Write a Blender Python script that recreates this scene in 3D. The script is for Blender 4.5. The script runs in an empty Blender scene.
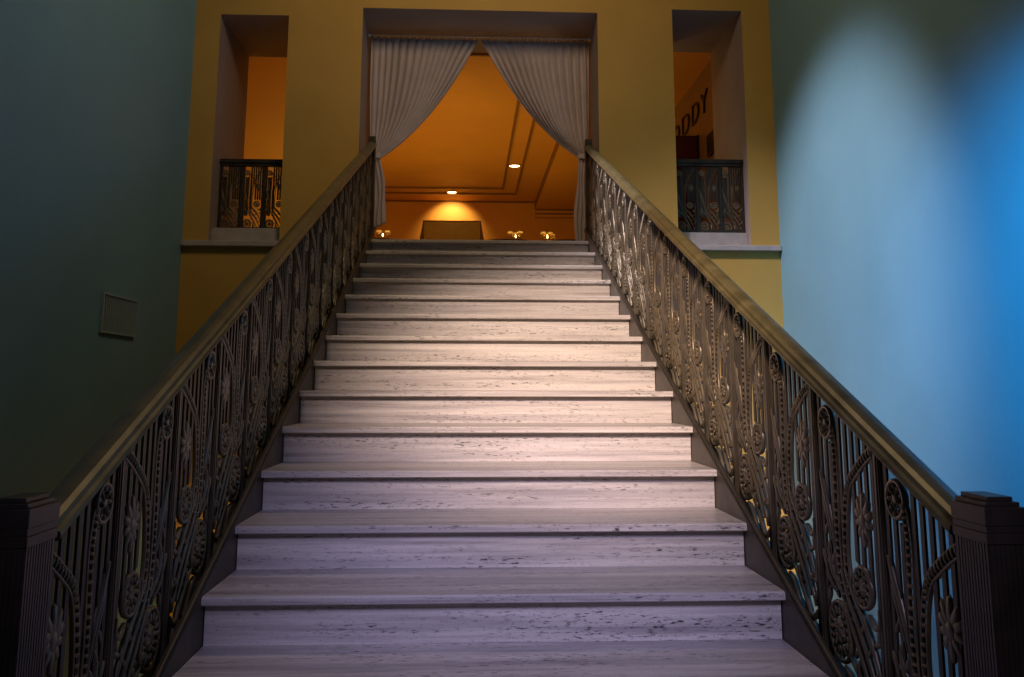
import bpy, bmesh, math, random
from mathutils import Vector, Matrix
random.seed(7)
PI = math.pi
sc = bpy.context.scene
COL = sc.collection

# ------------------------------------------------------------------ dimensions (metres)
GO = 0.36                    # going of a step
RISE = 0.14832
SL = RISE / GO               # slope
HW = 0.8729                  # half width of the treads
OV = 0.043                   # nosing overhang
BX = 0.923                   # balustrade plane
K0, K1 = -3, 12              # lowest / top nosing
FLOOR = (K0 - 1 - 12) * RISE
PASS = -3.3
XL, XR = -2.425, 2.515       # hall side walls
YW, YB = 0.20, 1.20          # thick screen wall front / back
CEIL = 3.4
RC = 2.5                     # ceiling of the room beyond
RY = 10.5                    # far wall of the room beyond

# ------------------------------------------------------------------ materials
def new_mat(name):
    m = bpy.data.materials.new(name); m.use_nodes = True
    nt = m.node_tree; b = nt.nodes['Principled BSDF']
    return m, nt, b

def coords(nt, scale):
    tc = nt.nodes.new('ShaderNodeTexCoord'); mp = nt.nodes.new('ShaderNodeMapping')
    mp.inputs['Scale'].default_value = scale
    nt.links.new(tc.outputs['Object'], mp.inputs['Vector'])
    return mp.outputs['Vector']

def ramp(nt, fac, stops):
    r = nt.nodes.new('ShaderNodeValToRGB')
    e = r.color_ramp.elements
    while len(e) < len(stops): e.new(0.5)
    for el, (p, c) in zip(e, stops):
        el.position = p; el.color = (*c, 1) if len(c) == 3 else c
    nt.links.new(fac, r.inputs['Fac'])
    return r.outputs['Color']

def noise(nt, vec, scale, detail=4, rough=0.55):
    n = nt.nodes.new('ShaderNodeTexNoise')
    n.inputs['Scale'].default_value = scale; n.inputs['Detail'].default_value = detail
    n.inputs['Roughness'].default_value = rough
    nt.links.new(vec, n.inputs['Vector'])
    return n.outputs['Fac']

def bump(nt, b, fac, strength, dist=0.01):
    bp = nt.nodes.new('ShaderNodeBump'); bp.inputs['Strength'].default_value = strength
    bp.inputs['Distance'].default_value = dist
    nt.links.new(fac, bp.inputs['Height']); nt.links.new(bp.outputs['Normal'], b.inputs['Normal'])

def mix(nt, a, bcol, fac, mode='MULTIPLY'):
    m = nt.nodes.new('ShaderNodeMixRGB'); m.blend_type = mode
    if isinstance(fac, (int, float)): m.inputs['Fac'].default_value = fac
    else: nt.links.new(fac, m.inputs['Fac'])
    nt.links.new(a, m.inputs['Color1']); nt.links.new(bcol, m.inputs['Color2'])
    return m.outputs['Color']

def paint(name, c, var=0.12, rough=0.6, nscale=2.5, bmp=0.08, metal=0.0, spec=0.4):
    m, nt, b = new_mat(name)
    v = coords(nt, (1, 1, 1))
    f = noise(nt, v, nscale, 5)
    lo = tuple(x * (1 - var) for x in c); hi = tuple(min(1, x * (1 + var)) for x in c)
    nt.links.new(ramp(nt, f, [(0.3, lo), (0.7, hi)]), b.inputs['Base Color'])
    b.inputs['Roughness'].default_value = rough; b.inputs['Metallic'].default_value = metal
    b.inputs['Specular IOR Level'].default_value = spec
    if bmp: bump(nt, b, noise(nt, v, nscale * 40, 3), bmp, 0.004)
    return m

def emis(name, c, s):
    m, nt, b = new_mat(name)
    b.inputs['Base Color'].default_value = (*c, 1)
    b.inputs['Emission Color'].default_value = (*c, 1); b.inputs['Emission Strength'].default_value = s
    return m

def travertine():
    m, nt, b = new_mat('travertine')
    tc = nt.nodes.new('ShaderNodeTexCoord'); oi = nt.nodes.new('ShaderNodeObjectInfo')
    mul = nt.nodes.new('ShaderNodeMath'); mul.operation = 'MULTIPLY'; mul.inputs[1].default_value = 37.0
    nt.links.new(oi.outputs['Random'], mul.inputs[0])
    add = nt.nodes.new('ShaderNodeVectorMath'); add.operation = 'ADD'
    nt.links.new(tc.outputs['Object'], add.inputs[0]); nt.links.new(mul.outputs[0], add.inputs[1])
    def co_(scale):
        mp = nt.nodes.new('ShaderNodeMapping'); mp.inputs['Scale'].default_value = scale
        nt.links.new(add.outputs[0], mp.inputs['Vector']); return mp.outputs['Vector']
    base = ramp(nt, noise(nt, co_((0.9, 14, 30)), 1.5, 7, 0.68), [(0.26, (0.27, 0.24, 0.225)), (0.48, (0.53, 0.48, 0.44)), (0.72, (0.72, 0.665, 0.60))])
    pits = ramp(nt, noise(nt, co_((16, 70, 75)), 2.0, 5, 0.70), [(0.37, (0.05, 0.045, 0.04)), (0.45, (1, 1, 1))])
    where = ramp(nt, noise(nt, co_((0.9, 6.0, 9.0)), 2.0, 4, .6), [(0.46, (0.10,) * 3), (0.60, (1,) * 3)])
    c = mix(nt, base, pits, where)
    dots = ramp(nt, noise(nt, co_((60, 90, 90)), 2.5, 3, 0.6), [(0.30, (0.12, 0.11, 0.10)), (0.36, (1, 1, 1))])
    c = mix(nt, c, dots, 0.75)
    band = ramp(nt, noise(nt, co_((0.7, 10, 24)), 0.9, 4, .6), [(0.32, (0.62, 0.62, 0.66)), (0.62, (1, 1, 1))])
    c = mix(nt, c, band, 0.9)
    nt.links.new(c, b.inputs['Base Color'])
    b.inputs['Roughness'].default_value = 0.36; b.inputs['Specular IOR Level'].default_value = 0.5
    bump(nt, b, pits, 0.25, 0.003)
    return m

def cloth():
    m, nt, b = new_mat('curtain_cloth')
    v = coords(nt, (1, 1, 1))
    nt.links.new(ramp(nt, noise(nt, v, 5, 4), [(0.3, (0.50, 0.42, 0.42)), (0.7, (0.60, 0.50, 0.50))]), b.inputs['Base Color'])
    b.inputs['Roughness'].default_value = 0.85; b.inputs['Sheen Weight'].default_value = 0.3
    bump(nt, b, noise(nt, v, 300, 2), 0.15, 0.002)
    return m

def bronze(name, c, rough=0.42, metal=0.55):
    m, nt, b = new_mat(name)
    v = coords(nt, (1, 1, 1))
    lo = tuple(x * 0.6 for x in c); hi = tuple(x * 1.35 for x in c)
    f = noise(nt, v, 9, 5)
    nt.links.new(ramp(nt, f, [(0.3, lo), (0.7, hi)]), b.inputs['Base Color'])
    b.inputs['Roughness'].default_value = rough; b.inputs['Metallic'].default_value = metal
    bump(nt, b, noise(nt, v, 160, 3), 0.15, 0.002)
    return m

M = dict(
    trav=travertine(), cloth=cloth(),
    teal=paint('teal_wall_paint', (0.17, 0.345, 0.43), 0.06, 0.55, 1.5, 0.1),
    yellow=paint('ochre_wall_paint', (0.57, 0.338, 0.075), 0.07, 0.62, 1.8, 0.12),
    taupe=paint('taupe_jamb_paint', (0.33, 0.26, 0.24), 0.08, 0.6, 2, 0.1),
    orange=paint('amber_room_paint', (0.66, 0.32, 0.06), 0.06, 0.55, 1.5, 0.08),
    shade_amber=paint('shaded_amber_paint', (0.26, 0.15, 0.06), 0.06, 0.55, 1.5, 0.08),  # amber paint darkened, dim light on the right room wall put into colour
    trim=paint('brown_moulding_and_shade', (0.22, 0.10, 0.03), 0.1, 0.5, 6, 0.0),
    floor=paint('lower_floor_stone', (0.52, 0.36, 0.22), 0.2, 0.4, 5, 0.05),
    sill=paint('sill_stone', (0.46, 0.40, 0.38), 0.15, 0.5, 9, 0.06),
    bronze=bronze('dark_shaded_bronze', (0.040, 0.031, 0.022), 0.5, 0.3),  # grille bars darkened, shadow between the ornaments put into the colour
    orn=bronze('highlit_bronze_ornament', (0.16, 0.125, 0.078), 0.38, 0.4),  # lightened against the bars, highlights put into the colour
    rail=bronze('olive_bronze_handrail', (0.135, 0.112, 0.05), 0.36, 0.3),
    post=bronze('bronze_post', (0.075, 0.058, 0.034), 0.42, 0.35),
    string=bronze('bronze_stringer', (0.085, 0.068, 0.048), 0.5, 0.2),
    newel=bronze('newel_bronze', (0.055, 0.04, 0.03), 0.45, 0.4),
    steel=paint('rod_metal', (0.85, 0.80, 0.76), 0.05, 0.35, 20, 0, 0.9),
    vent=paint('vent_paint', (0.30, 0.42, 0.45), 0.05, 0.5, 5, 0.0),
    ventback=paint('vent_shadow', (0.07, 0.10, 0.11), 0.05, 0.6, 5, 0.0),
    dark=paint('dark_stain', (0.02, 0.012, 0.010), 0.2, 0.5, 6, 0.0),
    maroon=paint('maroon_cloth', (0.06, 0.010, 0.012), 0.2, 0.8, 6, 0.0),
    tan=paint('tan_upholstery', (0.34, 0.22, 0.06), 0.1, 0.6, 8, 0.05),
    wood=paint('walnut', (0.13, 0.055, 0.02), 0.25, 0.4, 12, 0.03),
    linen=paint('white_linen', (0.8, 0.76, 0.7), 0.04, 0.8, 8, 0.03),
    lamp=emis('lamp_lens', (1.0, 0.72, 0.32), 14.0),
    candle=emis('flame', (1.0, 0.55, 0.15), 30.0),
)
gm, gnt, gb = new_mat('clear_glass')
gb.inputs['Base Color'].default_value = (1.0, 0.85, 0.6, 1)
gb.inputs['Roughness'].default_value = 0.02; gb.inputs['Transmission Weight'].default_value = 0.9
gb.inputs['IOR'].default_value = 1.45
gn = coords(gnt, (1, 1, 1)); gnt.links.new(ramp(gnt, noise(gnt, gn, 30, 2), [(0.2, (0.01,)*3), (0.9, (0.06,)*3)]), gb.inputs['Roughness'])
M['glass'] = gm

# ------------------------------------------------------------------ object helpers
def link(name, bm, mats, parent=None, smooth=False, bevel=0):
    bmesh.ops.recalc_face_normals(bm, faces=bm.faces)
    me = bpy.data.meshes.new(name); bm.to_mesh(me); bm.free()
    for m in (mats if isinstance(mats, (list, tuple)) else [mats]): me.materials.append(m)
    if smooth:
        for p in me.polygons: p.use_smooth = True
    o = bpy.data.objects.new(name, me); COL.objects.link(o)
    if parent: o.parent = parent
    if bevel:
        b = o.modifiers.new('bevel', 'BEVEL'); b.width = bevel; b.segments = 2; b.limit_method = 'ANGLE'
    return o

def tag(o, label, cat, group=None):
    o['label'] = label; o['category'] = cat
    if group: o['group'] = group
    return o

def thing(name, label, cat, loc=(0, 0, 0), group=None):
    o = bpy.data.objects.new(name, None); COL.objects.link(o); o.location = loc
    o.empty_display_size = 0.05
    return tag(o, label, cat, group)

def struct(name, bm, mats, **k):
    o = link(name, bm, mats, **k); o['kind'] = 'structure'; return o

def inst(o, parent, loc=None):
    c = o.copy(); COL.objects.link(c); c.parent = parent
    if loc is not None: c.location = loc
    return c

# ------------------------------------------------------------------ mesh helpers
def box(bm, x0, x1, y0, y1, z0, z1, mi=0):
    v = [bm.verts.new((x, y, z)) for x in (x0, x1) for y in (y0, y1) for z in (z0, z1)]
    for f in ((0, 1, 3, 2), (4, 6, 7, 5), (0, 4, 5, 1), (2, 3, 7, 6), (0, 2, 6, 4), (1, 5, 7, 3)):
        fc = bm.faces.new([v[i] for i in f]); fc.material_index = mi

def quad(bm, pts, mi=0):
    f = bm.faces.new([bm.verts.new(p) for p in pts]); f.material_index = mi

def prism_x(bm, poly, x0, x1):
    """polygon of (y,z) extruded along x"""
    a = [bm.verts.new((x0, y, z)) for y, z in poly]; b = [bm.verts.new((x1, y, z)) for y, z in poly]
    bm.faces.new(a); bm.faces.new(b[::-1]); n = len(poly)
    for i in range(n): bm.faces.new((a[i], b[i], b[(i + 1) % n], a[(i + 1) % n]))

def sweep(bm, prof, pts, axis_u, axis_v):
    """profile (a,b) placed at each pts along a*axis_u + b*axis_v, joined"""
    rings = [[bm.verts.new(Vector(p) + Vector(axis_u) * a + Vector(axis_v) * b) for a, b in prof] for p in pts]
    n = len(prof)
    for r, s in zip(rings, rings[1:]):
        for i in range(n): bm.faces.new((r[i], r[(i + 1) % n], s[(i + 1) % n], s[i]))
    bm.faces.new(rings[0]); bm.faces.new(rings[-1][::-1])

def tube(bm, pts, r, xr=None, n=6, taper=None):
    """tube along points in the yz plane (x = depth)"""
    xr = xr or r; rings = []
    P = [Vector((0, p[0], p[1])) for p in pts]
    for i, p in enumerate(P):
        t = (P[min(i + 1, len(P) - 1)] - P[max(i - 1, 0)]).normalized()
        nn = Vector((0, -t.z, t.y)); k = taper(i / (len(P) - 1)) if taper else 1
        rings.append([bm.verts.new(p + nn * (r * k * math.cos(2 * PI * j / n)) + Vector((xr * (0.5 + 0.5 * k) * math.sin(2 * PI * j / n), 0, 0))) for j in range(n)])
    for a, b in zip(rings, rings[1:]):
        for j in range(n): bm.faces.new((a[j], a[(j + 1) % n], b[(j + 1) % n], b[j]))
    bm.faces.new(rings[0]); bm.faces.new(rings[-1][::-1])

def ell(bm, y, z, ry, rz, rx, ang=0, nu=6, nv=4, x=0):
    """small ellipsoid in the panel plane; ang turns it in that plane"""
    ca, sa = math.cos(ang), math.sin(ang)
    def pt(a, b):
        py, pz, px = ry * math.sin(a) * math.cos(b), rz * math.cos(a), rx * math.sin(a) * math.sin(b)
        return (x + px, y + py * ca - pz * sa, z + py * sa + pz * ca)
    top = bm.verts.new(pt(0, 0)); bot = bm.verts.new(pt(PI, 0))
    rows = [[bm.verts.new(pt(PI * i / nv, 2 * PI * j / nu)) for j in range(nu)] for i in range(1, nv)]
    for j in range(nu):
        bm.faces.new((top, rows[0][j], rows[0][(j + 1) % nu])); bm.faces.new((bot, rows[-1][(j + 1) % nu], rows[-1][j]))
        for a, b in zip(rows, rows[1:]): bm.faces.new((a[j], b[j], b[(j + 1) % nu], a[(j + 1) % nu]))

def lathe(bm, prof, n=16, ax='z', o=(0, 0, 0)):
    """profile (r,h) turned about an axis"""
    def pt(r, h, a):
        c, s = r * math.cos(a), r * math.sin(a)
        return {'z': (o[0] + c, o[1] + s, o[2] + h), 'x': (o[0] + h, o[1] + c, o[2] + s), 'y': (o[0] + c, o[1] + h, o[2] + s)}[ax]
    rings = []
    for r, h in prof:
        rings.append([bm.verts.new(pt(0, h, 0))] if r < 1e-6 else [bm.verts.new(pt(r, h, 2 * PI * j / n)) for j in range(n)])
    for a, b in zip(rings, rings[1:]):
        for j in range(n):
            k = (j + 1) % n
            if len(a) == 1 and len(b) == 1: continue
            if len(a) == 1: bm.faces.new((a[0], b[j], b[k]))
            elif len(b) == 1: bm.faces.new((a[j], b[0], a[k]))
            else: bm.faces.new((a[j], b[j], b[k], a[k]))
    if len(rings[0]) > 1: bm.faces.new(rings[0][::-1])
    if len(rings[-1]) > 1: bm.faces.new(rings[-1])

def spline(pts, n):
    """Catmull-Rom through pts"""
    out = []; P = [pts[0]] + list(pts) + [pts[-1]]
    segs = len(pts) - 1
    for i in range(n + 1):
        t = i / n * segs; k = min(int(t), segs - 1); t -= k
        a, b, c, d = P[k:k + 4]
        out.append(tuple(0.5 * (2 * b[j] + (c[j] - a[j]) * t + (2 * a[j] - 5 * b[j] + 4 * c[j] - d[j]) * t * t + (3 * b[j] - a[j] - 3 * c[j] + d[j]) * t ** 3) for j in range(2)))
    return out

# ================================================================== SETTING
# thick ochre screen wall with three openings
OP = [(-2.217, -1.645, 0.0, 1.955), (-1.02, 1.0, 0.0, 2.04), (1.655, 2.268, 0.0, 2.085)]
bm = bmesh.new()
xs = [XL] + [v for o in OP for v in o[:2]] + [XR]
for i in range(0, len(xs), 2):                       # piers
    for y in (YW, YB):
        quad(bm, [(xs[i], y, PASS), (xs[i + 1], y, PASS), (xs[i + 1], y, CEIL), (xs[i], y, CEIL)], 0 if y == YW else 2)
for x0, x1, z0, z1 in OP:
    for y in (YW, YB):
        quad(bm, [(x0, y, z1), (x1, y, z1), (x1, y, CEIL), (x0, y, CEIL)], 0 if y == YW else 2)
        quad(bm, [(x0, y, PASS), (x1, y, PASS), (x1, y, z0 - 0.002), (x0, y, z0 - 0.002)], 0 if y == YW else 2)
    quad(bm, [(x0, YW, z0), (x0, YB, z0), (x0, YB, z1), (x0, YW, z1)], 1)
    quad(bm, [(x1, YW, z0), (x1, YB, z0), (x1, YB, z1), (x1, YW, z1)], 1)
    quad(bm, [(x0, YW, z1), (x1, YW, z1), (x1, YB, z1), (x0, YB, z1)], 1)
struct('wall_back', bm, [M['yellow'], M['taupe'], M['orange']])

def slab(name, mat, *b):
    bm = bmesh.new(); box(bm, *b); return struct(name, bm, mat)
slab('wall_left', M['teal'], XL - 0.15, XL, -11, YW + .0, PASS, CEIL)
slab('wall_right', M['teal'], XR, XR + 0.15, -11, YW + .0, PASS, CEIL)
slab('floor_lower', M['floor'], XL, XR, -11, -5.5, PASS, FLOOR)
slab('floor_stair_base', M['floor'], -.96, .96, -5.499, YW, PASS, FLOOR)
slab('floor_passage_left', M['floor'], XL, -.972, -5.499, YW, PASS - .1, PASS)
slab('floor_passage_right', M['floor'], .972, XR, -5.499, YW, PASS - .1, PASS)
slab('ceiling_hall', M['taupe'], XL - .15, XR + .15, -11, YB, CEIL, CEIL + 0.1)
# room beyond the openings
slab('floor_landing', M['trav'], -6.0, 6.0, YB, RY, -0.12, 0.0)
bm = bmesh.new(); box(bm, OP[1][0] + .001, OP[1][1] - .001, OV + .022, YB - .001, -0.12, -0.001); struct('floor_threshold', bm, M['trav'])
slab('wall_far', M['orange'], -2.75, 6.0, RY, RY + 0.15, 0, 3.0)
slab('wall_room_left', M['orange'], -2.75, -2.60, YB + .002, RY, 0, RC)
slab('wall_room_right', M['shade_amber'], 2.50, 2.65, YB + .002, 4.6, 0, RC)
slab('wall_room_side', M['orange'], 5.85, 6.0, YB, RY, 0, RC)
slab('ceiling_room', M['orange'], -2.75, 6.0, YB + .002, RY, RC, RC + 0.1)
slab('wall_partition', M['orange'], -2.599, -1.5, 2.4, 2.5, 0, RC - .001)
# dropped bulkhead on the right of that room, with two mouldings at its far end
bm = bmesh.new()
box(bm, 1.222, 2.499, 1.6, RY - .001, 2.325, RC - .001); box(bm, 1.222, 2.499, RY - .14, RY - .001, 2.165, 2.3249)
struct('ceiling_bulkhead', bm, M['orange'])
slab('trim_1', M['trim'], 1.222, 2.49, RY - .15, RY - .1405, 2.295, 2.3245)
slab('trim_2', M['trim'], 1.222, 2.49, RY - .15, RY - .1405, 2.215, 2.242)
slab('trim_3', M['trim'], -2.59, 1.21, RY - .02, RY - .002, RC - .03, RC - .002)
slab('trim_10', M['trim'], 1.2145, 1.2215, 1.6, RY - .001, 2.34, RC - .001)  # added brown sheet, shade of the bulkhead's side face put into its colour
def frame(name, x0, x1, y0, y1, w=0.035, d=0.03):
    bm = bmesh.new(); z0, z1 = RC - d, RC - .001
    box(bm, x0, x1, y0, y0 + w, z0, z1); box(bm, x0, x1, y1 - w, y1, z0, z1)
    box(bm, x0, x0 + w, y0 + w, y1 - w, z0, z1); box(bm, x1 - w, x1, y0 + w, y1 - w, z0, z1)
    struct(name, bm, M['trim'])
frame('trim_4', -2.25, 0.812, 1.9, 9.76)
frame('trim_5', -1.95, 0.55, 2.4, 9.28)
# window sills along the ochre wall
for n, (x0, x1) in enumerate(((XL + .001, -1.08), (1.06, XR - .001))):
    bm = bmesh.new(); box(bm, x0, x1, YW - 0.05, YW - .0005, -0.045, 0.0); struct('trim_%d' % (6 + n), bm, M['sill'], bevel=0.006)
for n, o in enumerate((OP[0], OP[2])):               # stone curbs and floors of the side openings
    bm = bmesh.new(); box(bm, o[0] + .001, o[1] - .001, YW + 0.07, YB - .001, 0, 0.125); struct('trim_%d' % (8 + n), bm, M['sill'], bevel=0.005)
    bm = bmesh.new(); box(bm, o[0] + .001, o[1] - .001, YW + .001, YB - .001, -0.06, -0.001); struct('floor_niche_%s' % ('left', 'right')[n], bm, M['sill'])

# ================================================================== STAIRCASE
st = thing('staircase', 'wide pale travertine staircase climbing between the two bronze balustrades', 'stairs', (0, 0, FLOOR))
def under(name, bm, mat, parent, **k):
    o = link(name, bm, mat, parent, **k); o.matrix_parent_inverse = Matrix.Translation(-Vector(parent.location)); return o
for k in range(K0, K1 + 1):
    y = (k - 12) * GO; z = (k - 12) * RISE
    yb = (y + GO + OV + 0.02) if k < K1 else OV + 0.0215
    rnd = random.uniform(-3, 3)
    bm = bmesh.new(); r = 0.011; t = 0.027
    poly = [(yb, z), (y + r * .9, z), (y + r * .35, z - r * .12), (y, z - r * .55), (y, z - t + .003), (y + .004, z - t), (yb, z - t)]
    if k == K1: pass
    prism_x(bm, [(a - y, b - z) for a, b in poly], -HW, HW)
    o = link('tread', bm, M['trav'], st); o.location = (0, y, z - FLOOR)
    bm = bmesh.new()
    box(bm, -HW + .001, HW - .001, 0, 0.02, -RISE + .0005, -t - .0005)
    o = link('riser', bm, M['trav'], st); o.location = (0, y + OV, z - FLOOR)

# ================================================================== BALUSTRADES
PITCH = 0.40
POST0 = -5.299               # centre of the lowest post position (newel)
def panel_meshes(su, sh, h0, slope, hb0=-0.055, kt=1.0):
    """one cast panel: local y runs downhill as -u, u in [0,.4], h in [.035,.69]"""
    k = min(su, sh)
    def P(u, h): return (-u * su, (h - 0.035) * sh + h0 - u * su * slope)
    out = {}
    # slender bars
    bm = bmesh.new()
    def bar(u, ha, hb, w=0.0085, d=0.0030):
        w *= su * kt; vs = []
        for uu in (u - w / su, u + w / su):
            for h in (ha, hb):
                y, z = P(uu, h); vs.append((y, z))
        prism_x(bm, [vs[0], vs[1], vs[3], vs[2]], -d, d)
    for u, a, b in ((0.038, hb0, 0.703), (0.075, 0.16, 0.57), (0.108, 0.16, 0.57), (0.168, 0.20, 0.703), (0.207, 0.49, 0.703), (0.247, 0.33, 0.703), (0.287, 0.33, 0.703), (0.327, 0.33, 0.703), (0.365, hb0, 0.703)):
        bar(u, a, b)
    out['grille_panel'] = (bm, M['bronze'], False)
    def chain(pts, n, r, gap):
        """double beaded strand"""
        bm = bmesh.new(); S = spline([P(*p) for p in pts], n)
        for sgn in (-1, 1):
            line = []
            for i, p in enumerate(S):
                a, b = S[max(i - 1, 0)], S[min(i + 1, n)]
                t = Vector((b[0] - a[0], b[1] - a[1])).normalized()
                line.append((p[0] - t.y * gap * sgn * k, p[1] + t.x * gap * sgn * k))
            tube(bm, line, 0.0042 * k * kt, 0.0065 * k, 5)
        for i, p in enumerate(S):
            a, b = S[max(i - 1, 0)], S[min(i + 1, n)]
            ang = math.atan2(b[1] - a[1], b[0] - a[0])
            ell(bm, p[0], p[1], 0.0050 * k, 0.0155 * k, 0.0105 * k, ang, 6, 4)
        return bm
    out['beaded_stem'] = (chain([(0.125, 0.62), (0.14, 0.57), (0.141, 0.50), (0.134, 0.40), (0.133, 0.32), (0.14, 0.24), (0.17, 0.16)], 24, 0.01, 0.0135), M['orn'], True)
    out['beaded_arch'] = (chain([(0.375, 0.675), (0.325, 0.63), (0.272, 0.575), (0.225, 0.52), (0.20, 0.46), (0.185, 0.38), (0.18, 0.30), (0.195, 0.22)], 25, 0.01, 0.0125), M['orn'], True)
    def rosette(u, h, R, petals, spiral=False):
        bm = bmesh.new(); cy, cz = P(u, h); R *= k
        ring = [(cy + R * math.cos(2 * PI * i / 20), cz + R * math.sin(2 * PI * i / 20)) for i in range(21)]
        if spiral:
            ring = [(cy + R * (1.0 - 0.10 * i / 26) * math.cos(2 * PI * i / 22 + 2.2), cz + R * (1.12 - 0.10 * i / 26) * math.sin(2 * PI * i / 22 + 2.2)) for i in range(27)]
        tube(bm, ring, 0.0065 * k * kt, 0.009 * k, 6)
        for i in range(petals):
            a = 2 * PI * i / petals
            ell(bm, cy + R * .74 * math.cos(a), cz + R * .74 * math.sin(a), R * .25, R * (.12 if spiral else .17), 0.009 * k, a, 6, 4)
        lathe(bm, [(0, -.009 * k), (R * .2, -.008 * k), (R * .46, -.004 * k), (R * .5, 0), (R * .46, .004 * k), (R * .2, .008 * k), (0, .009 * k)], 12, 'x', (0, cy, cz))
        for i in range(6):
            a = 2 * PI * i / 6 + .3
            for s in (-1, 1): ell(bm, cy + R * .30 * math.cos(a), cz + R * .30 * math.sin(a), R * .16, R * .09, 0.005 * k, a, 5, 4, s * .006 * k)
        return bm
    out['rosette'] = (rosette(0.088, 0.617, 0.043, 9), M['orn'], True)
    out['rosette_2'] = (rosette(0.275, 0.285, 0.050, 11), M['orn'], True)
    out['spiral_rosette'] = (rosette(0.115, 0.075, 0.072, 15, True), M['orn'], True)
    # palmette leaf
    bm = bmesh.new(); cy, cz = P(0.300, 0.462)
    for a, l in ((0, .070), (.55, .064), (-.55, .064), (1.1, .054), (-1.1, .054), (1.75, .046), (-1.75, .046), (2.5, .05), (-2.5, .05), (PI, .062)):
        ly, lz = math.sin(a), math.cos(a)
        ell(bm, cy + ly * l * .55 * k, cz + lz * l * .55 * k, 0.015 * k, l * .55 * k, 0.008 * k, -a, 6, 4)
    lathe(bm, [(0, -.010 * k), (.018 * k, -.007 * k), (.026 * k, 0), (.018 * k, .007 * k), (0, .010 * k)], 10, 'x', (0, cy, cz))
    out['palmette_leaf'] = (bm, M['orn'], True)
    # curling vines and spikes
    bm = bmesh.new()
    tp = lambda t: 0.35 + 0.65 * math.sin(PI * min(1, t * 1.15)) if t < .9 else .45
    for pts, r in (([(0.028, 0.455), (0.05, 0.42), (0.085, 0.365), (0.115, 0.30), (0.125, 0.24)], .009),
                   ([(0.045, 0.40), (0.075, 0.345), (0.105, 0.285)], .008),
                   ([(0.024, 0.235), (0.045, 0.215), (0.075, 0.165)], .009),
                   ([(0.14, 0.25), (0.185, 0.20), (0.24, 0.16), (0.30, 0.10), (0.345, 0.03)], .009),
                   ([(0.165, 0.27), (0.21, 0.235), (0.27, 0.20), (0.325, 0.15), (0.372, 0.08)], .009),
                   ([(0.11, 0.215), (0.165, 0.17), (0.22, 0.12), (0.275, 0.06), (0.305, 0.035)], .008),
                   ([(0.30, 0.235), (0.335, 0.225), (0.36, 0.25), (0.36, 0.285)], .008),
                   ([(0.335, 0.10), (0.365, 0.115), (0.37, 0.16)], .008),
                   ([(0.24, 0.09), (0.225, 0.05), (0.235, 0.035)], .007),
                   ([(0.06, 0.26), (0.085, 0.215), (0.13, 0.19)], .009),
                   ([(0.045, 0.19), (0.07, 0.18), (0.105, 0.17)], .008)) + (() if not slope else (([(0.17, 0.05), (0.235, 0.03), (0.30, -0.02), (0.34, -0.055)], .008), ([(0.13, -0.005), (0.18, -0.01), (0.23, -0.055)], .008), ([(0.36, 0.03), (0.33, -0.01), (0.27, -0.02)], .007))):
        tube(bm, spline([P(*p) for p in pts], 12), r * 1.15 * k * kt, 0.010 * k, 6, tp)
    for u, h, a in ((0.055, .31, .6), (0.07, .275, .6), (0.09, .245, .5), (0.06, .225, 1.0), (0.23, .215, .9), (0.26, .175, .9), (0.29, .135, .8), (0.32, .095, .7), (0.34, .19, 1.2), (0.35, .06, .5), (0.205, .165, 1.0), (0.19, .13, 1.0), (0.215, .085, .8), (0.255, .05, .7), (0.05, .13, .3), (0.35, .215, .2)):
        y, z = P(u, h); ell(bm, y, z, (.009) * k, .024 * k, .007 * k, a, 6, 4)
    out['vine'] = (bm, M['orn'], True)
    return out

def make_panel(parent, proto, loc, rotz=0):
    o = inst(proto['grille_panel'], parent, loc); o.rotation_euler = (0, 0, rotz)
    for n, p in proto.items():
        if n != 'grille_panel': inst(p, o, (0, 0, 0))
    return o

def protos(su, sh, h0, slope):
    d = {}
    for n, (bm, m, sm) in panel_meshes(su, sh, h0, slope, -0.055 if slope else 0.035, 1.0 if slope else 1.7).items():
        o = link('rosette' if n == 'rosette_2' else n, bm, m, None, sm); d[n] = o
    return d

def drop(d):
    for o in d.values(): bpy.data.objects.remove(o)

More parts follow.
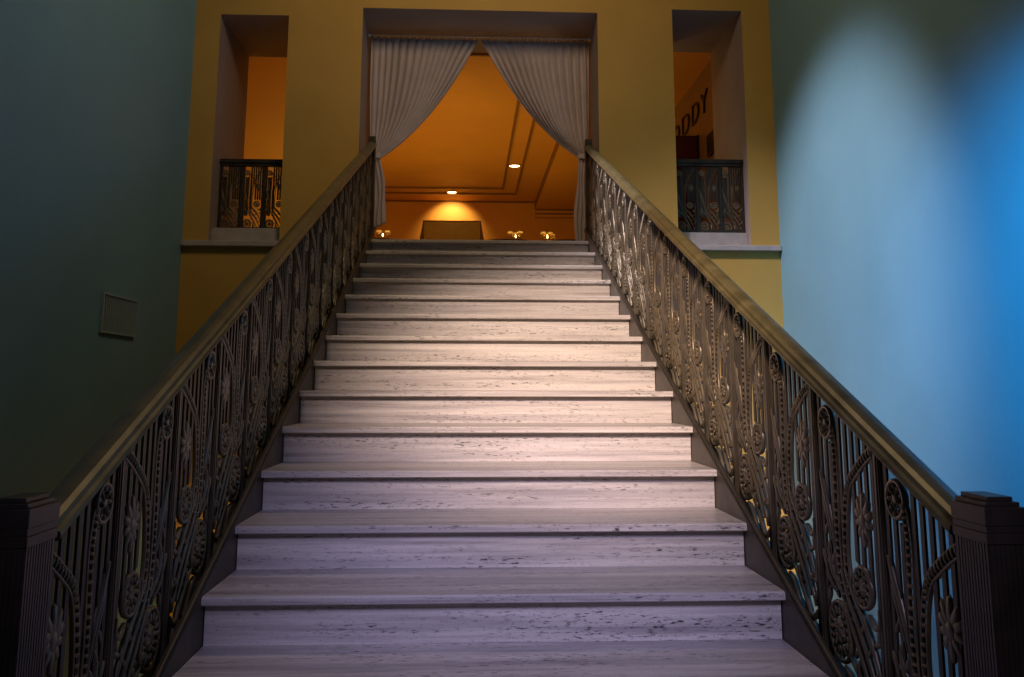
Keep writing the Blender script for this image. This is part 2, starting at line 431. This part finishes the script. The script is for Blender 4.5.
NB = (POST0 - 0.0)
def balustrade(side, label, dz):
    x = side * BX
    root = thing('stair_balustrade', label, 'balustrade', (x, POST0, FLOOR))
    L = Vector(root.location)
    def part(name, bm, mat, **k):
        o = link(name, bm, mat, root, **k); o.matrix_parent_inverse = Matrix.Translation(-L); return o
    # stringer: bronze skirt, closed down to the lower floor
    bm = bmesh.new()
    ya, yt = POST0 - .01, YW - .002
    def xbox(d0, d1): return tuple(sorted((side * (HW + d0), side * (HW + d1))))
    prism_x(bm, [(ya, FLOOR + .001), (yt, FLOOR + .001), (yt, yt * SL - .095), (ya, ya * SL - .095)], *xbox(.002, .098))
    prism_x(bm, [(ya, ya * SL - .0949), (yt, yt * SL - .0949), (yt, yt * SL + .02), (ya, ya * SL + .02)], *xbox(.002, .012))
    part('stringer', bm, M['string'])
    bm = bmesh.new()                                   # double moulding along the top edge of the stringer
    for h, r in ((.012, .006), (.030, .007)):
        pr = [(math.cos(q * PI / 4) * r, math.sin(q * PI / 4) * r) for q in range(8)]
        sweep(bm, pr, [(side * (HW + .004), ya, ya * SL + h), (side * (HW + .004), .27, .27 * SL + h)], (1, 0, 0), (0, 0, 1))
    prism_x(bm, [(ya, ya * SL + .0201), (.27, .27 * SL + .0201), (.27, .27 * SL + .036), (ya, ya * SL + .036)], *xbox(.0045, .012))
    part('stringer_moulding', bm, M['bronze'])
    bm = bmesh.new()
    prism_x(bm, [(ya, ya * SL - .094), (.28, .28 * SL - .094), (.28, .28 * SL - .052), (ya, ya * SL - .052)], *xbox(.030, .072))
    part('bottom_rail', bm, M['bronze'])
    # handrail
    bm = bmesh.new()
    prof = [(-.026, .708), (-.030, .714), (-.042, .718), (-.046, .726), (-.042, .734), (-.033, .737), (-.029, .747), (-.019, .754), (-.004, .757), (.004, .757), (.019, .754), (.029, .747), (.033, .737), (.042, .734), (.046, .726), (.042, .718), (.030, .714), (.026, .708)]
    sweep(bm, prof, [(x, POST0 + .0, POST0 * SL + dz), (x, .285, .285 * SL + dz)], (1, 0, 0), (0, 0, 1))
    part('handrail', bm, M['rail'])
    # posts and panels
    n = 14
    bmp = bmesh.new()
    a, b = -0.06, 0.709 + dz
    def postbox(bm, hw, hd):
        prism_x(bm, [(-hw, a - hw * SL), (hw, a + hw * SL), (hw, b + hw * SL), (-hw, b - hw * SL)], -hd, hd)
    postbox(bmp, 0.018, 0.005); postbox(bmp, 0.012, 0.008); postbox(bmp, 0.004, 0.0105)
    pproto = link('post', bmp, M['post'])
    d = protos(1.0, 1.0, 0.040, SL)
    for i in range(n):
        yp = POST0 + PITCH * (i + 1); zp = yp * SL
        if i < n - 1: inst(pproto, root, (0, yp - L.y, zp - L.z))
        make_panel(root, d, (0, yp - L.y, zp - L.z + dz * .6))
    bpy.data.objects.remove(pproto); drop(d)
    # top newel: slim post with rounded top, standing on the landing
    bm = bmesh.new()
    yc, hw = 0.315, 0.032
    prism_x(bm, [(yc - hw, 0.001), (yc + hw, 0.001), (yc + hw, .90 + dz), (yc + hw * .6, .925 + dz), (yc, .933 + dz), (yc - hw * .6, .925 + dz), (yc - hw, .90 + dz)], x - .03, x + .03)
    part('newel_post', bm, M['newel'], bevel=0.004)
    # bottom newel: fluted pier with stepped cap
    zt = -1.388 + dz + (.016 if side < 0 else .011); x0 = HW + .004; xw = .078; y1 = -5.318; y0 = y1 - .122
    sx = lambda a, b: (side * a, side * b) if side > 0 else (side * b, side * a)
    bm = bmesh.new()
    box(bm, *sx(x0 + .004, x0 + xw - .004), y0 + .004, y1, FLOOR + .001, zt - .05)
    for q in range(11):                                 # flutes
        c = y0 + .010 + q * (.122 - .020) / 10
        box(bm, *sx(x0 + .0025, x0 + xw - .0025), c - .0033, c + .0033, FLOOR + .002, zt - .085)
    for q in range(7):
        c = x0 + .010 + q * (xw - .020) / 6
        box(bm, *sx(c - .0036, c + .0036), y0 + .0025, y1 - .001, FLOOR + .002, zt - .085)
    nw = part('newel_post', bm, M['newel'])
    bm = bmesh.new()
    for e, za, zb in ((.0005, -.085, -.066), (-.001, -.066, -.052), (.001, -.052, -.018), (-.006, -.018, -.009), (-.014, -.009, 0.0)):
        box(bm, *sx(x0 - e if e < 0.006 else x0 - e, x0 + xw + e), y0 - e, y1 + min(e, .0), zt + za, zt + zb)
    c = link('newel_cap', bm, M['newel'], nw, bevel=0.0015)
    return root

balustrade(-1, 'left dark bronze stair balustrade with cast flower panels beside the shadowed teal wall', 0.004)
balustrade(1, 'right bronze stair balustrade with cast flower panels beside the bright blue wall', 0.004)

# balcony railings in the two side openings
def balcony(o, y, label, dz):
    x0, x1, z0, z1 = o[0] + .004, o[1] - .004, 0.126, 0.745 + dz
    root = thing('balcony_railing', label, 'railing', ((x0 + x1) / 2, y, z0)); L = Vector(root.location)
    def part(name, bm, mat, **k):
        p = link(name, bm, mat, root, **k); p.matrix_parent_inverse = Matrix.Translation(-L); return p
    bm = bmesh.new(); box(bm, x0, x1, y - .03, y + .03, z1 - .035, z1); box(bm, x0, x1, y - .02, y + .02, z1 - .06, z1 - .035); part('top_rail', bm, M['newel'], bevel=.004)
    bm = bmesh.new(); box(bm, x0, x1, y - .02, y + .02, z0, z0 + .03); part('bottom_rail', bm, M['newel'])
    w = (x1 - x0) / 3
    d = protos(w / .4, (z1 - z0 - .085) / .655, 0.03, 0)
    for q in range(3):
        make_panel(root, d, (x0 + q * w - L.x, 0, 0), rotz=PI / 2)   # local -y runs towards +x
    drop(d)
    for q in range(4):
        xx = x0 + q * w + (.010 if q == 0 else -.010 if q == 3 else 0)
        bm = bmesh.new(); box(bm, xx - .0095, xx + .0095, y - .012, y + .012, z0 + .03, z1 - .06); part('post', bm, M['newel'])
balcony(OP[0], 0.43, 'low bronze balcony railing inside the left wall opening, backlit by orange', 0.0)
balcony(OP[2], 0.34, 'low bronze balcony railing inside the right wall opening, in dim light', 0.03)

# ================================================================== CURTAINS
ZR, YC = 1.922, 0.62
def curtain_grid(bm, f, ns, nt):
    g = [[bm.verts.new(f(i / ns, j / nt)) for i in range(ns + 1)] for j in range(nt + 1)]
    for a, b in zip(g, g[1:]):
        for i in range(ns): bm.faces.new((a[i], a[i + 1], b[i + 1], b[i]))
def curtain(side, label):
    xo, xin = (-0.995, -0.035) if side < 0 else (0.978, -0.005)
    ztie = 0.87 if side < 0 else 0.89
    xt0, xt1 = (-0.955, -0.885) if side < 0 else (0.945, 0.885)
    root = thing('curtain', label, 'curtain', (xo, YC, ZR)); L = Vector(root.location)
    def part(name, bm, mat, **k):
        p = link(name, bm, mat, root, **k); p.matrix_parent_inverse = Matrix.Translation(-L); return p
    N = 15
    def f(s, t):
        xt = xo + (xin - xo) * s; xe = xt0 + (xt1 - xt0) * s
        # quadratic curve: falls straight, then sweeps to the tie
        c = 0.33 + 0.67 * (1 - s)                                   # how far below the straight chord
        cx = xe + (xt - xe) * (0.55 + 0.45 * (1 - s)); czz = ztie + .01 + (ZR - ztie) * (0.24 - .19 * (1 - s))
        ze = ztie - .055 * s
        x = (1 - t) ** 2 * xt + 2 * t * (1 - t) * cx + t * t * xe
        z = (1 - t) ** 2 * (ZR + .012) + 2 * t * (1 - t) * czz + t * t * ze
        amp = 0.034 * (0.3 + .7 * min(1, t * 7)) * (1 - .55 * t) * (0.72 + .28 * math.sin(9 * s + side))
        ph = 2 * PI * N * (s + .012 * math.sin(11 * s + side))
        y = YC + amp * math.sin(ph + .6 * math.sin(3 * t)) + .012 * t * math.sin(PI * s * 3)
        x += 0.008 * math.cos(ph) * (1 - .5 * t)
        return (x, y - .02 * t, z)
    bm = bmesh.new(); curtain_grid(bm, f, 180, 36)
    o = part('drape', bm, M['cloth'], smooth=True)
    md = o.modifiers.new('thick', 'SOLIDIFY'); md.thickness = 0.003
    zb = 0.24 if side < 0 else 0.06
    def g(s, t):
        w = 0.5 + 0.5 * min(1, t * 1.6)
        xa, xb = (-0.975, -0.885) if side < 0 else (0.965, 0.885)
        ext = (.06 if side < 0 else -.05) * math.sin(min(1, t * 1.25) * PI / 2)
        x = xa + (xb - xa + ext) * s
        z = ztie - .03 - (ztie - .03 - zb) * t - (0.10 * (1 - s) * t if side < 0 else -.0 * t)
        y = YC + .018 * w * math.sin(2 * PI * 4 * s + 2 * t) - .015
        x += .006 * math.sin(9 * t + 5 * s)
        return (x, y, max(z, 0.012))
    bm = bmesh.new(); curtain_grid(bm, g, 60, 24)
    o = part('curtain_tail', bm, M['cloth'], smooth=True)
    md = o.modifiers.new('thick', 'SOLIDIFY'); md.thickness = 0.003
    bm = bmesh.new()                                     # tie-back band
    cx = (xt0 + xt1) / 2
    prof = [(math.cos(a) * .048 , math.sin(a) * .034) for a in [2 * PI * i / 14 for i in range(14)]]
    sweep(bm, prof, [(cx, YC - .02, ztie - .055), (cx, YC - .02, ztie - .015)], (1, 0, 0), (0, 1, 0))
    part('tieback', bm, M['cloth'], smooth=False)
    bmr = bmesh.new()
    R, r = .019, .0042
    rings = [[bmr.verts.new((r * math.sin(b), (R + r * math.cos(b)) * math.cos(a), (R + r * math.cos(b)) * math.sin(a))) for b in [2 * PI * q / 5 for q in range(5)]] for a in [2 * PI * p / 12 for p in range(12)]]
    for p in range(12):
        for q in range(5): bmr.faces.new((rings[p][q], rings[(p + 1) % 12][q], rings[(p + 1) % 12][(q + 1) % 5], rings[p][(q + 1) % 5]))
    ring = link('curtain_ring', bmr, M['steel'], None, True)
    for q in range(N):
        s = (q + .5) / N
        inst(ring, root, (xo + (xin - xo) * s - L.x, YC - L.y, 1.954 - L.z))
    bpy.data.objects.remove(ring)
curtain(-1, 'mauve grey curtain on the left of the doorway, tied back to the left')
curtain(1, 'mauve grey curtain on the right of the doorway, tied back to the right')
rod = thing('curtain_rod', 'thin metal curtain rod across the top of the central doorway', 'curtain rod', (-.01, YC, 1.966)); Lr = Vector(rod.location)
bm = bmesh.new(); lathe(bm, [(.008, -1.004), (.008, 1.004)], 10, 'x'); link('rod', bm, M['steel'], rod)
for s in (-1, 1):
    bm = bmesh.new(); lathe(bm, [(.02, s * 1.0085), (.02, s * 1.000), (.012, s * .985), (.012, s * .98)], 12, 'x'); link('bracket', bm, M['steel'], rod)

# ================================================================== ROOM BEYOND
def downlight(x, y, label):
    t = thing('recessed_downlight', label, 'ceiling light', (x, y, RC))
    bm = bmesh.new(); lathe(bm, [(.115, -.001), (.115, -.014), (.10, -.020), (.085, -.014), (.085, -.003)], 24); link('trim_ring', bm, M['orange'], t, True)
    bm = bmesh.new(); lathe(bm, [(0, -.022), (.05, -.018), (.084, -.005), (.084, -.002), (0, -.002)], 20); link('lens', bm, M['lamp'], t, True)
downlight(-0.423, 9.66, 'glowing recessed ceiling light above the tan screen')
downlight(0.66, 7.53, 'glowing recessed ceiling light nearer the right curtain')

scn = thing('standing_screen', 'tan panel with dark slanted side frames standing against the far wall', 'screen', (-0.42, 10.0, 0)); 
bm = bmesh.new(); box(bm, -.535, .535, -.03, .0, .12, 1.975); link('panel', bm, M['tan'], scn, bevel=.01)
for s in (-1, 1):
    bm = bmesh.new()
    a = [(s * .537, 1.98), (s * .560, 1.98), (s * 1.03, 0.0), (s * .98, 0.0)]
    a = [(s * .537, 1.98), (s * .560, 1.98), (s * .88, 0.0), (s * .537, 0.0)]
    va = [bm.verts.new((p, -.025, z)) for p, z in a]; vb = [bm.verts.new((p, .02, z)) for p, z in a]
    bm.faces.new(va); bm.faces.new(vb[::-1])
    for i in range(4): bm.faces.new((va[i], vb[i], vb[(i + 1) % 4], va[(i + 1) % 4]))
    link('side_frame', bm, M['wood'], scn)
bm = bmesh.new(); box(bm, -.56, .56, -.04, .03, 1.981, 2.0); link('top_rail', bm, M['wood'], scn)

TZ = 0.655
def table(x, y, label):
    t = thing('round_table', label, 'table', (x, y, 0))
    bm = bmesh.new(); lathe(bm, [(0, TZ - .022), (.36, TZ - .022), (.375, TZ - .014), (.375, TZ - .007), (.36, TZ), (0, TZ)], 28); link('tabletop', bm, M['wood'], t)
    bm = bmesh.new(); lathe(bm, [(.03, .03), (.03, .6), (.06, TZ - .023)], 14); link('pedestal', bm, M['dark'], t)
    bm = bmesh.new(); lathe(bm, [(0, .0), (.22, .0), (.22, .012), (.05, .035), (0, .035)], 20); link('base', bm, M['dark'], t)
table(-1.30, 4.25, 'round wooden table behind the left curtain tail')
table(.40, 4.25, 'round wooden table behind the top step, right of centre')
table(1.18, 4.25, 'round wooden table behind the top step beside the right curtain')
gl = None
def glass(x, y, label, group, h=.15):
    global gl
    if gl is None:
        gl = thing('wine_glass', label, 'glass', (x, y, TZ), group)
        bm = bmesh.new(); lathe(bm, [(0, .06), (.02, .064), (.036, .085), (.038, .105), (.031, .14), (.029, .14), (.0355, .105), (.0335, .087), (.018, .068), (0, .065)], 14); link('bowl', bm, M['glass'], gl, True)
        bm = bmesh.new(); lathe(bm, [(.0, .0), (.032, .001), (.03, .004), (.006, .008), (.004, .03), (.005, .061), (0, .061)], 12); link('stem', bm, M['glass'], gl, True)
        return gl
    r = gl.copy(); COL.objects.link(r); r.location = (x, y, TZ); r['label'] = label; r['group'] = group
    for c in gl.children: inst(c, r)
    return r
for x, y in ((-1.235, 4.2), (-1.13, 4.22)): glass(x, y, 'small stemmed glass glinting orange beside the left curtain tail', 'glasses by the left curtain')
for x, y in ((.435, 4.2), (.51, 4.3), (.56, 4.18)): glass(x, y, 'small stemmed glass glinting orange right of the tan screen', 'glasses on the middle table')
for x, y in ((.86, 4.2), (.90, 4.36), (.95, 4.22), (.99, 4.35)): glass(x, y, 'small stemmed glass glinting brightly near the right curtain', 'glasses on the right table')
def candle(x, y, label):
    t = thing('candle', label, 'candle', (x, y, TZ))
    bm = bmesh.new(); lathe(bm, [(0, 0), (.02, 0), (.022, .045), (.018, .05), (0, .05)], 14); link('wax', bm, M['linen'], t, True)
    bm = bmesh.new(); lathe(bm, [(0, .05), (.006, .06), (.007, .07), (.003, .085), (0, .095)], 8); link('flame', bm, M['candle'], t, True)
candle(-1.18, 4.12, 'small lit candle on the table beside the left curtain tail')
candle(.50, 4.14, 'small lit candle among the glasses right of the tan screen')
candle(.905, 4.14, 'small lit candle among the bright glasses near the right curtain')
bm = bmesh.new(); prism_x(bm, [(-.03, 0), (.03, 0), (.0, .035)], -.05, .05); nk = link('napkin', bm, M['linen']); nk.location = (.68, 4.25, TZ + .0005)
tag(nk, 'folded white napkin on the table edge between the two clusters of glasses', 'napkin')

# wall letters seen through the right opening
def letter(ch, y, w, label):
    cu = bpy.data.curves.new('t', 'FONT'); cu.body = ch; cu.size = 1; cu.extrude = 0.03; cu.offset = -0.012
    tmp = bpy.data.objects.new('t', cu); COL.objects.link(tmp)
    dg = bpy.context.evaluated_depsgraph_get(); me = bpy.data.meshes.new_from_object(tmp.evaluated_get(dg))
    bpy.data.objects.remove(tmp); me.name = 'wall_letter'
    xs_ = [v.co.x for v in me.vertices]; ys_ = [v.co.y for v in me.vertices]
    for v in me.vertices:
        px = (v.co.x - min(xs_)) / (max(xs_) - min(xs_)) * w; py = (v.co.y - min(ys_)) / (max(ys_) - min(ys_)) * .235
        v.co = Vector((-v.co.z * .3, -px + (-.10 * py), py))
    me.materials.clear(); me.materials.append(M['dark'])
    o = bpy.data.objects.new('wall_letter', me); COL.objects.link(o); o.location = (2.489, y, 1.825)
    tag(o, label, 'letter')
letter('D', 3.80, .30, 'dark wall letter D half hidden, leftmost through the right opening')
letter('D', 3.34, .34, 'dark wall letter D directly above the maroon divider, second from left')
letter('D', 2.86, .30, 'dark wall letter D just before the slanting Y')
letter('Y', 2.47, .28, 'dark wall letter Y at the right end of the lettering')
dv = thing('room_divider', 'dark maroon room divider below the wall letters, seen through the right opening', 'divider', (2.2, 2.58, 0))
bm = bmesh.new()
prism = [(-.55, 1.555), (.22, 1.555)]
box(bm, -.56, .26, -.015, .015, .04, 1.63); link('panel', bm, M['maroon'], dv)
for x in (-.575, .274):
    bm = bmesh.new(); box(bm, x - .013, x + .013, -.02, .02, 0, 1.64); link('upright', bm, M['dark'], dv)
bd = thing('menu_board', 'small dark board on the wall right of the maroon divider', 'board', (2.5, 2.07, 1.29))
bm = bmesh.new(); box(bm, -.03, -.001, -.13, .13, 0, .22); link('board', bm, M['dark'], bd)
bm = bmesh.new(); box(bm, -.036, -.0302, -.14, .14, -.01, .005); box(bm, -.036, -.0302, -.14, .14, .215, .23); link('frame', bm, M['wood'], bd)

# wall vent on the left wall
vt = thing('wall_vent', 'square painted louvre vent set in the left teal wall', 'vent', (XL, -1.03, -.83))
bm = bmesh.new()
w, h = .30, .255
box(bm, .0005, .006, -w + .012, w - .012, .012, h - .012); link('backing', bm, M['ventback'], vt)
bm = bmesh.new()
box(bm, .0005, .018, -w, w, 0, .012); box(bm, .0005, .018, -w, w, h - .012, h); box(bm, .0005, .018, -w, -w + .014, .012, h - .012); box(bm, .0005, .018, w - .014, w, .012, h - .012)
link('vent_frame', bm, M['vent'], vt)
sl = None
for q in range(17):
    if sl is None:
        bm = bmesh.new(); box(bm, .006, .014, -.006, .006, .014, h - .014); sl = link('louvre', bm, M['vent'], vt); sl.location = (0, -w + .03, 0)
    else:
        inst(sl, vt, (0, -w + .03 + q * (2 * w - .06) / 16, 0))

# ================================================================== LIGHT
def area(name, loc, tgt, size, power, col, sy=None, spread=PI):
    l = bpy.data.lights.new(name, 'AREA'); l.energy = power; l.color = col; l.size = size; l.spread = spread
    if sy: l.shape = 'RECTANGLE'; l.size_y = sy
    o = bpy.data.objects.new(name, l); COL.objects.link(o); o.location = loc
    o.rotation_euler = (Vector(tgt) - Vector(loc)).to_track_quat('-Z', 'Y').to_euler()
    return o
def spot(name, loc, tgt, ang, power, col, blend=.5, rad=.1):
    l = bpy.data.lights.new(name, 'SPOT'); l.energy = power; l.color = col; l.spot_size = math.radians(ang); l.spot_blend = blend; l.shadow_soft_size = rad
    o = bpy.data.objects.new(name, l); COL.objects.link(o); o.location = loc
    o.rotation_euler = (Vector(tgt) - Vector(loc)).to_track_quat('-Z', 'Y').to_euler()
    return o
def point(name, loc, power, col, rad=.1):
    l = bpy.data.lights.new(name, 'POINT'); l.energy = power; l.color = col; l.shadow_soft_size = rad
    o = bpy.data.objects.new(name, l); COL.objects.link(o); o.location = loc; return o

spot('stair_spot', (-0.7, -8.5, 1.6), (0.58, -2.65, -0.95), 26, 3200, (1.0, 0.745, 0.61), 1.0, .35)
spot('wall_wash', (-1.9, -2.0, 3.0), (2.515, -0.95, -0.62), 40, 1250, (0.95, 0.88, 1.0), .85, .12)
spot('blue_wall_fill', (1.15, -5.35, 0.15), (2.6, -3.35, -0.75), 64, 880, (0.001, 0.43, 1.0), 1.0, .2)  # added unseen blue lamp in the passage, tints the right wall
spot('entry_fill', (-0.05, -8.7, 0.9), (0.12, -4.1, -1.8), 26, 720, (0.62, 0.58, 1.0), .9, .5)
area('hall_fill', (0.0, -2.2, 3.3), (0, -0.6, 0), 1.2, 46, (1.0, 0.73, 0.42), 1.2)  # added unseen fill, warms the ochre wall and upper steps
# warm room beyond
area('room_lamp_a', (-0.6, 5.5, 0.5), (-.6, 6, 3), 3.5, 42, (1.0, 0.56, 0.10), 5)
spot('room_lamp_left', (-1.3, 1.35, 0.9), (-1.9, 2.4, 1.0), 140, 24, (1.0, 0.74, 0.24), .3, .08)
point('room_fill_right', (1.30, 1.7, 1.3), 5, (1.0, 0.66, 0.26), .1)  # added point light hidden behind the pier, warms jamb and side wall
spot('downlight_wall', (-0.423, 9.95, 2.46), (-0.43, 10.5, 1.95), 100, 50, (1.0, 0.66, 0.25), .7, .03)
spot('downlight_right', (0.66, 7.53, 2.46), (0.66, 7.6, 0), 80, 8, (1.0, 0.6, 0.2), .6, .05)
# lower passages
spot('passage_left', (-1.7, -1.3, -1.4), (-1.75, 0.2, -3.0), 80, 40, (1.0, 0.62, 0.25), .8, .1)
spot('passage_right', (1.7, -1.3, -1.4), (1.75, 0.2, -3.0), 80, 70, (1.0, 0.68, 0.45), .8, .1)
w = bpy.data.worlds.new('world'); sc.world = w; w.use_nodes = True
w.node_tree.nodes['Background'].inputs[0].default_value = (0.30, 0.42, 0.55, 1)
w.node_tree.nodes['Background'].inputs[1].default_value = 0.045

# ================================================================== CAMERA
cam = bpy.data.cameras.new('camera'); co = bpy.data.objects.new('camera', cam); COL.objects.link(co)
p, yw, rl = 0.1637, 0.0488, 0.0015
fw = Vector((math.sin(yw) * math.cos(p), math.cos(yw) * math.cos(p), math.sin(p))); ri = Vector((math.cos(yw), -math.sin(yw), 0)); up = ri.cross(fw)
r2 = ri * math.cos(rl) + up * math.sin(rl); u2 = up * math.cos(rl) - ri * math.sin(rl)
m = Matrix((( r2.x, u2.x, -fw.x, -0.0974), (r2.y, u2.y, -fw.y, -7.147), (r2.z, u2.z, -fw.z, -1.1687), (0, 0, 0, 1)))
co.matrix_world = m
cam.sensor_fit = 'HORIZONTAL'; cam.sensor_width = 36; cam.lens = 900 / 1024 * 36; cam.shift_y = -100.05 / 1024
cam.clip_start = 0.05
sc.camera = co
sc.view_settings.view_transform = 'Standard'
sc.view_settings.look = 'None'
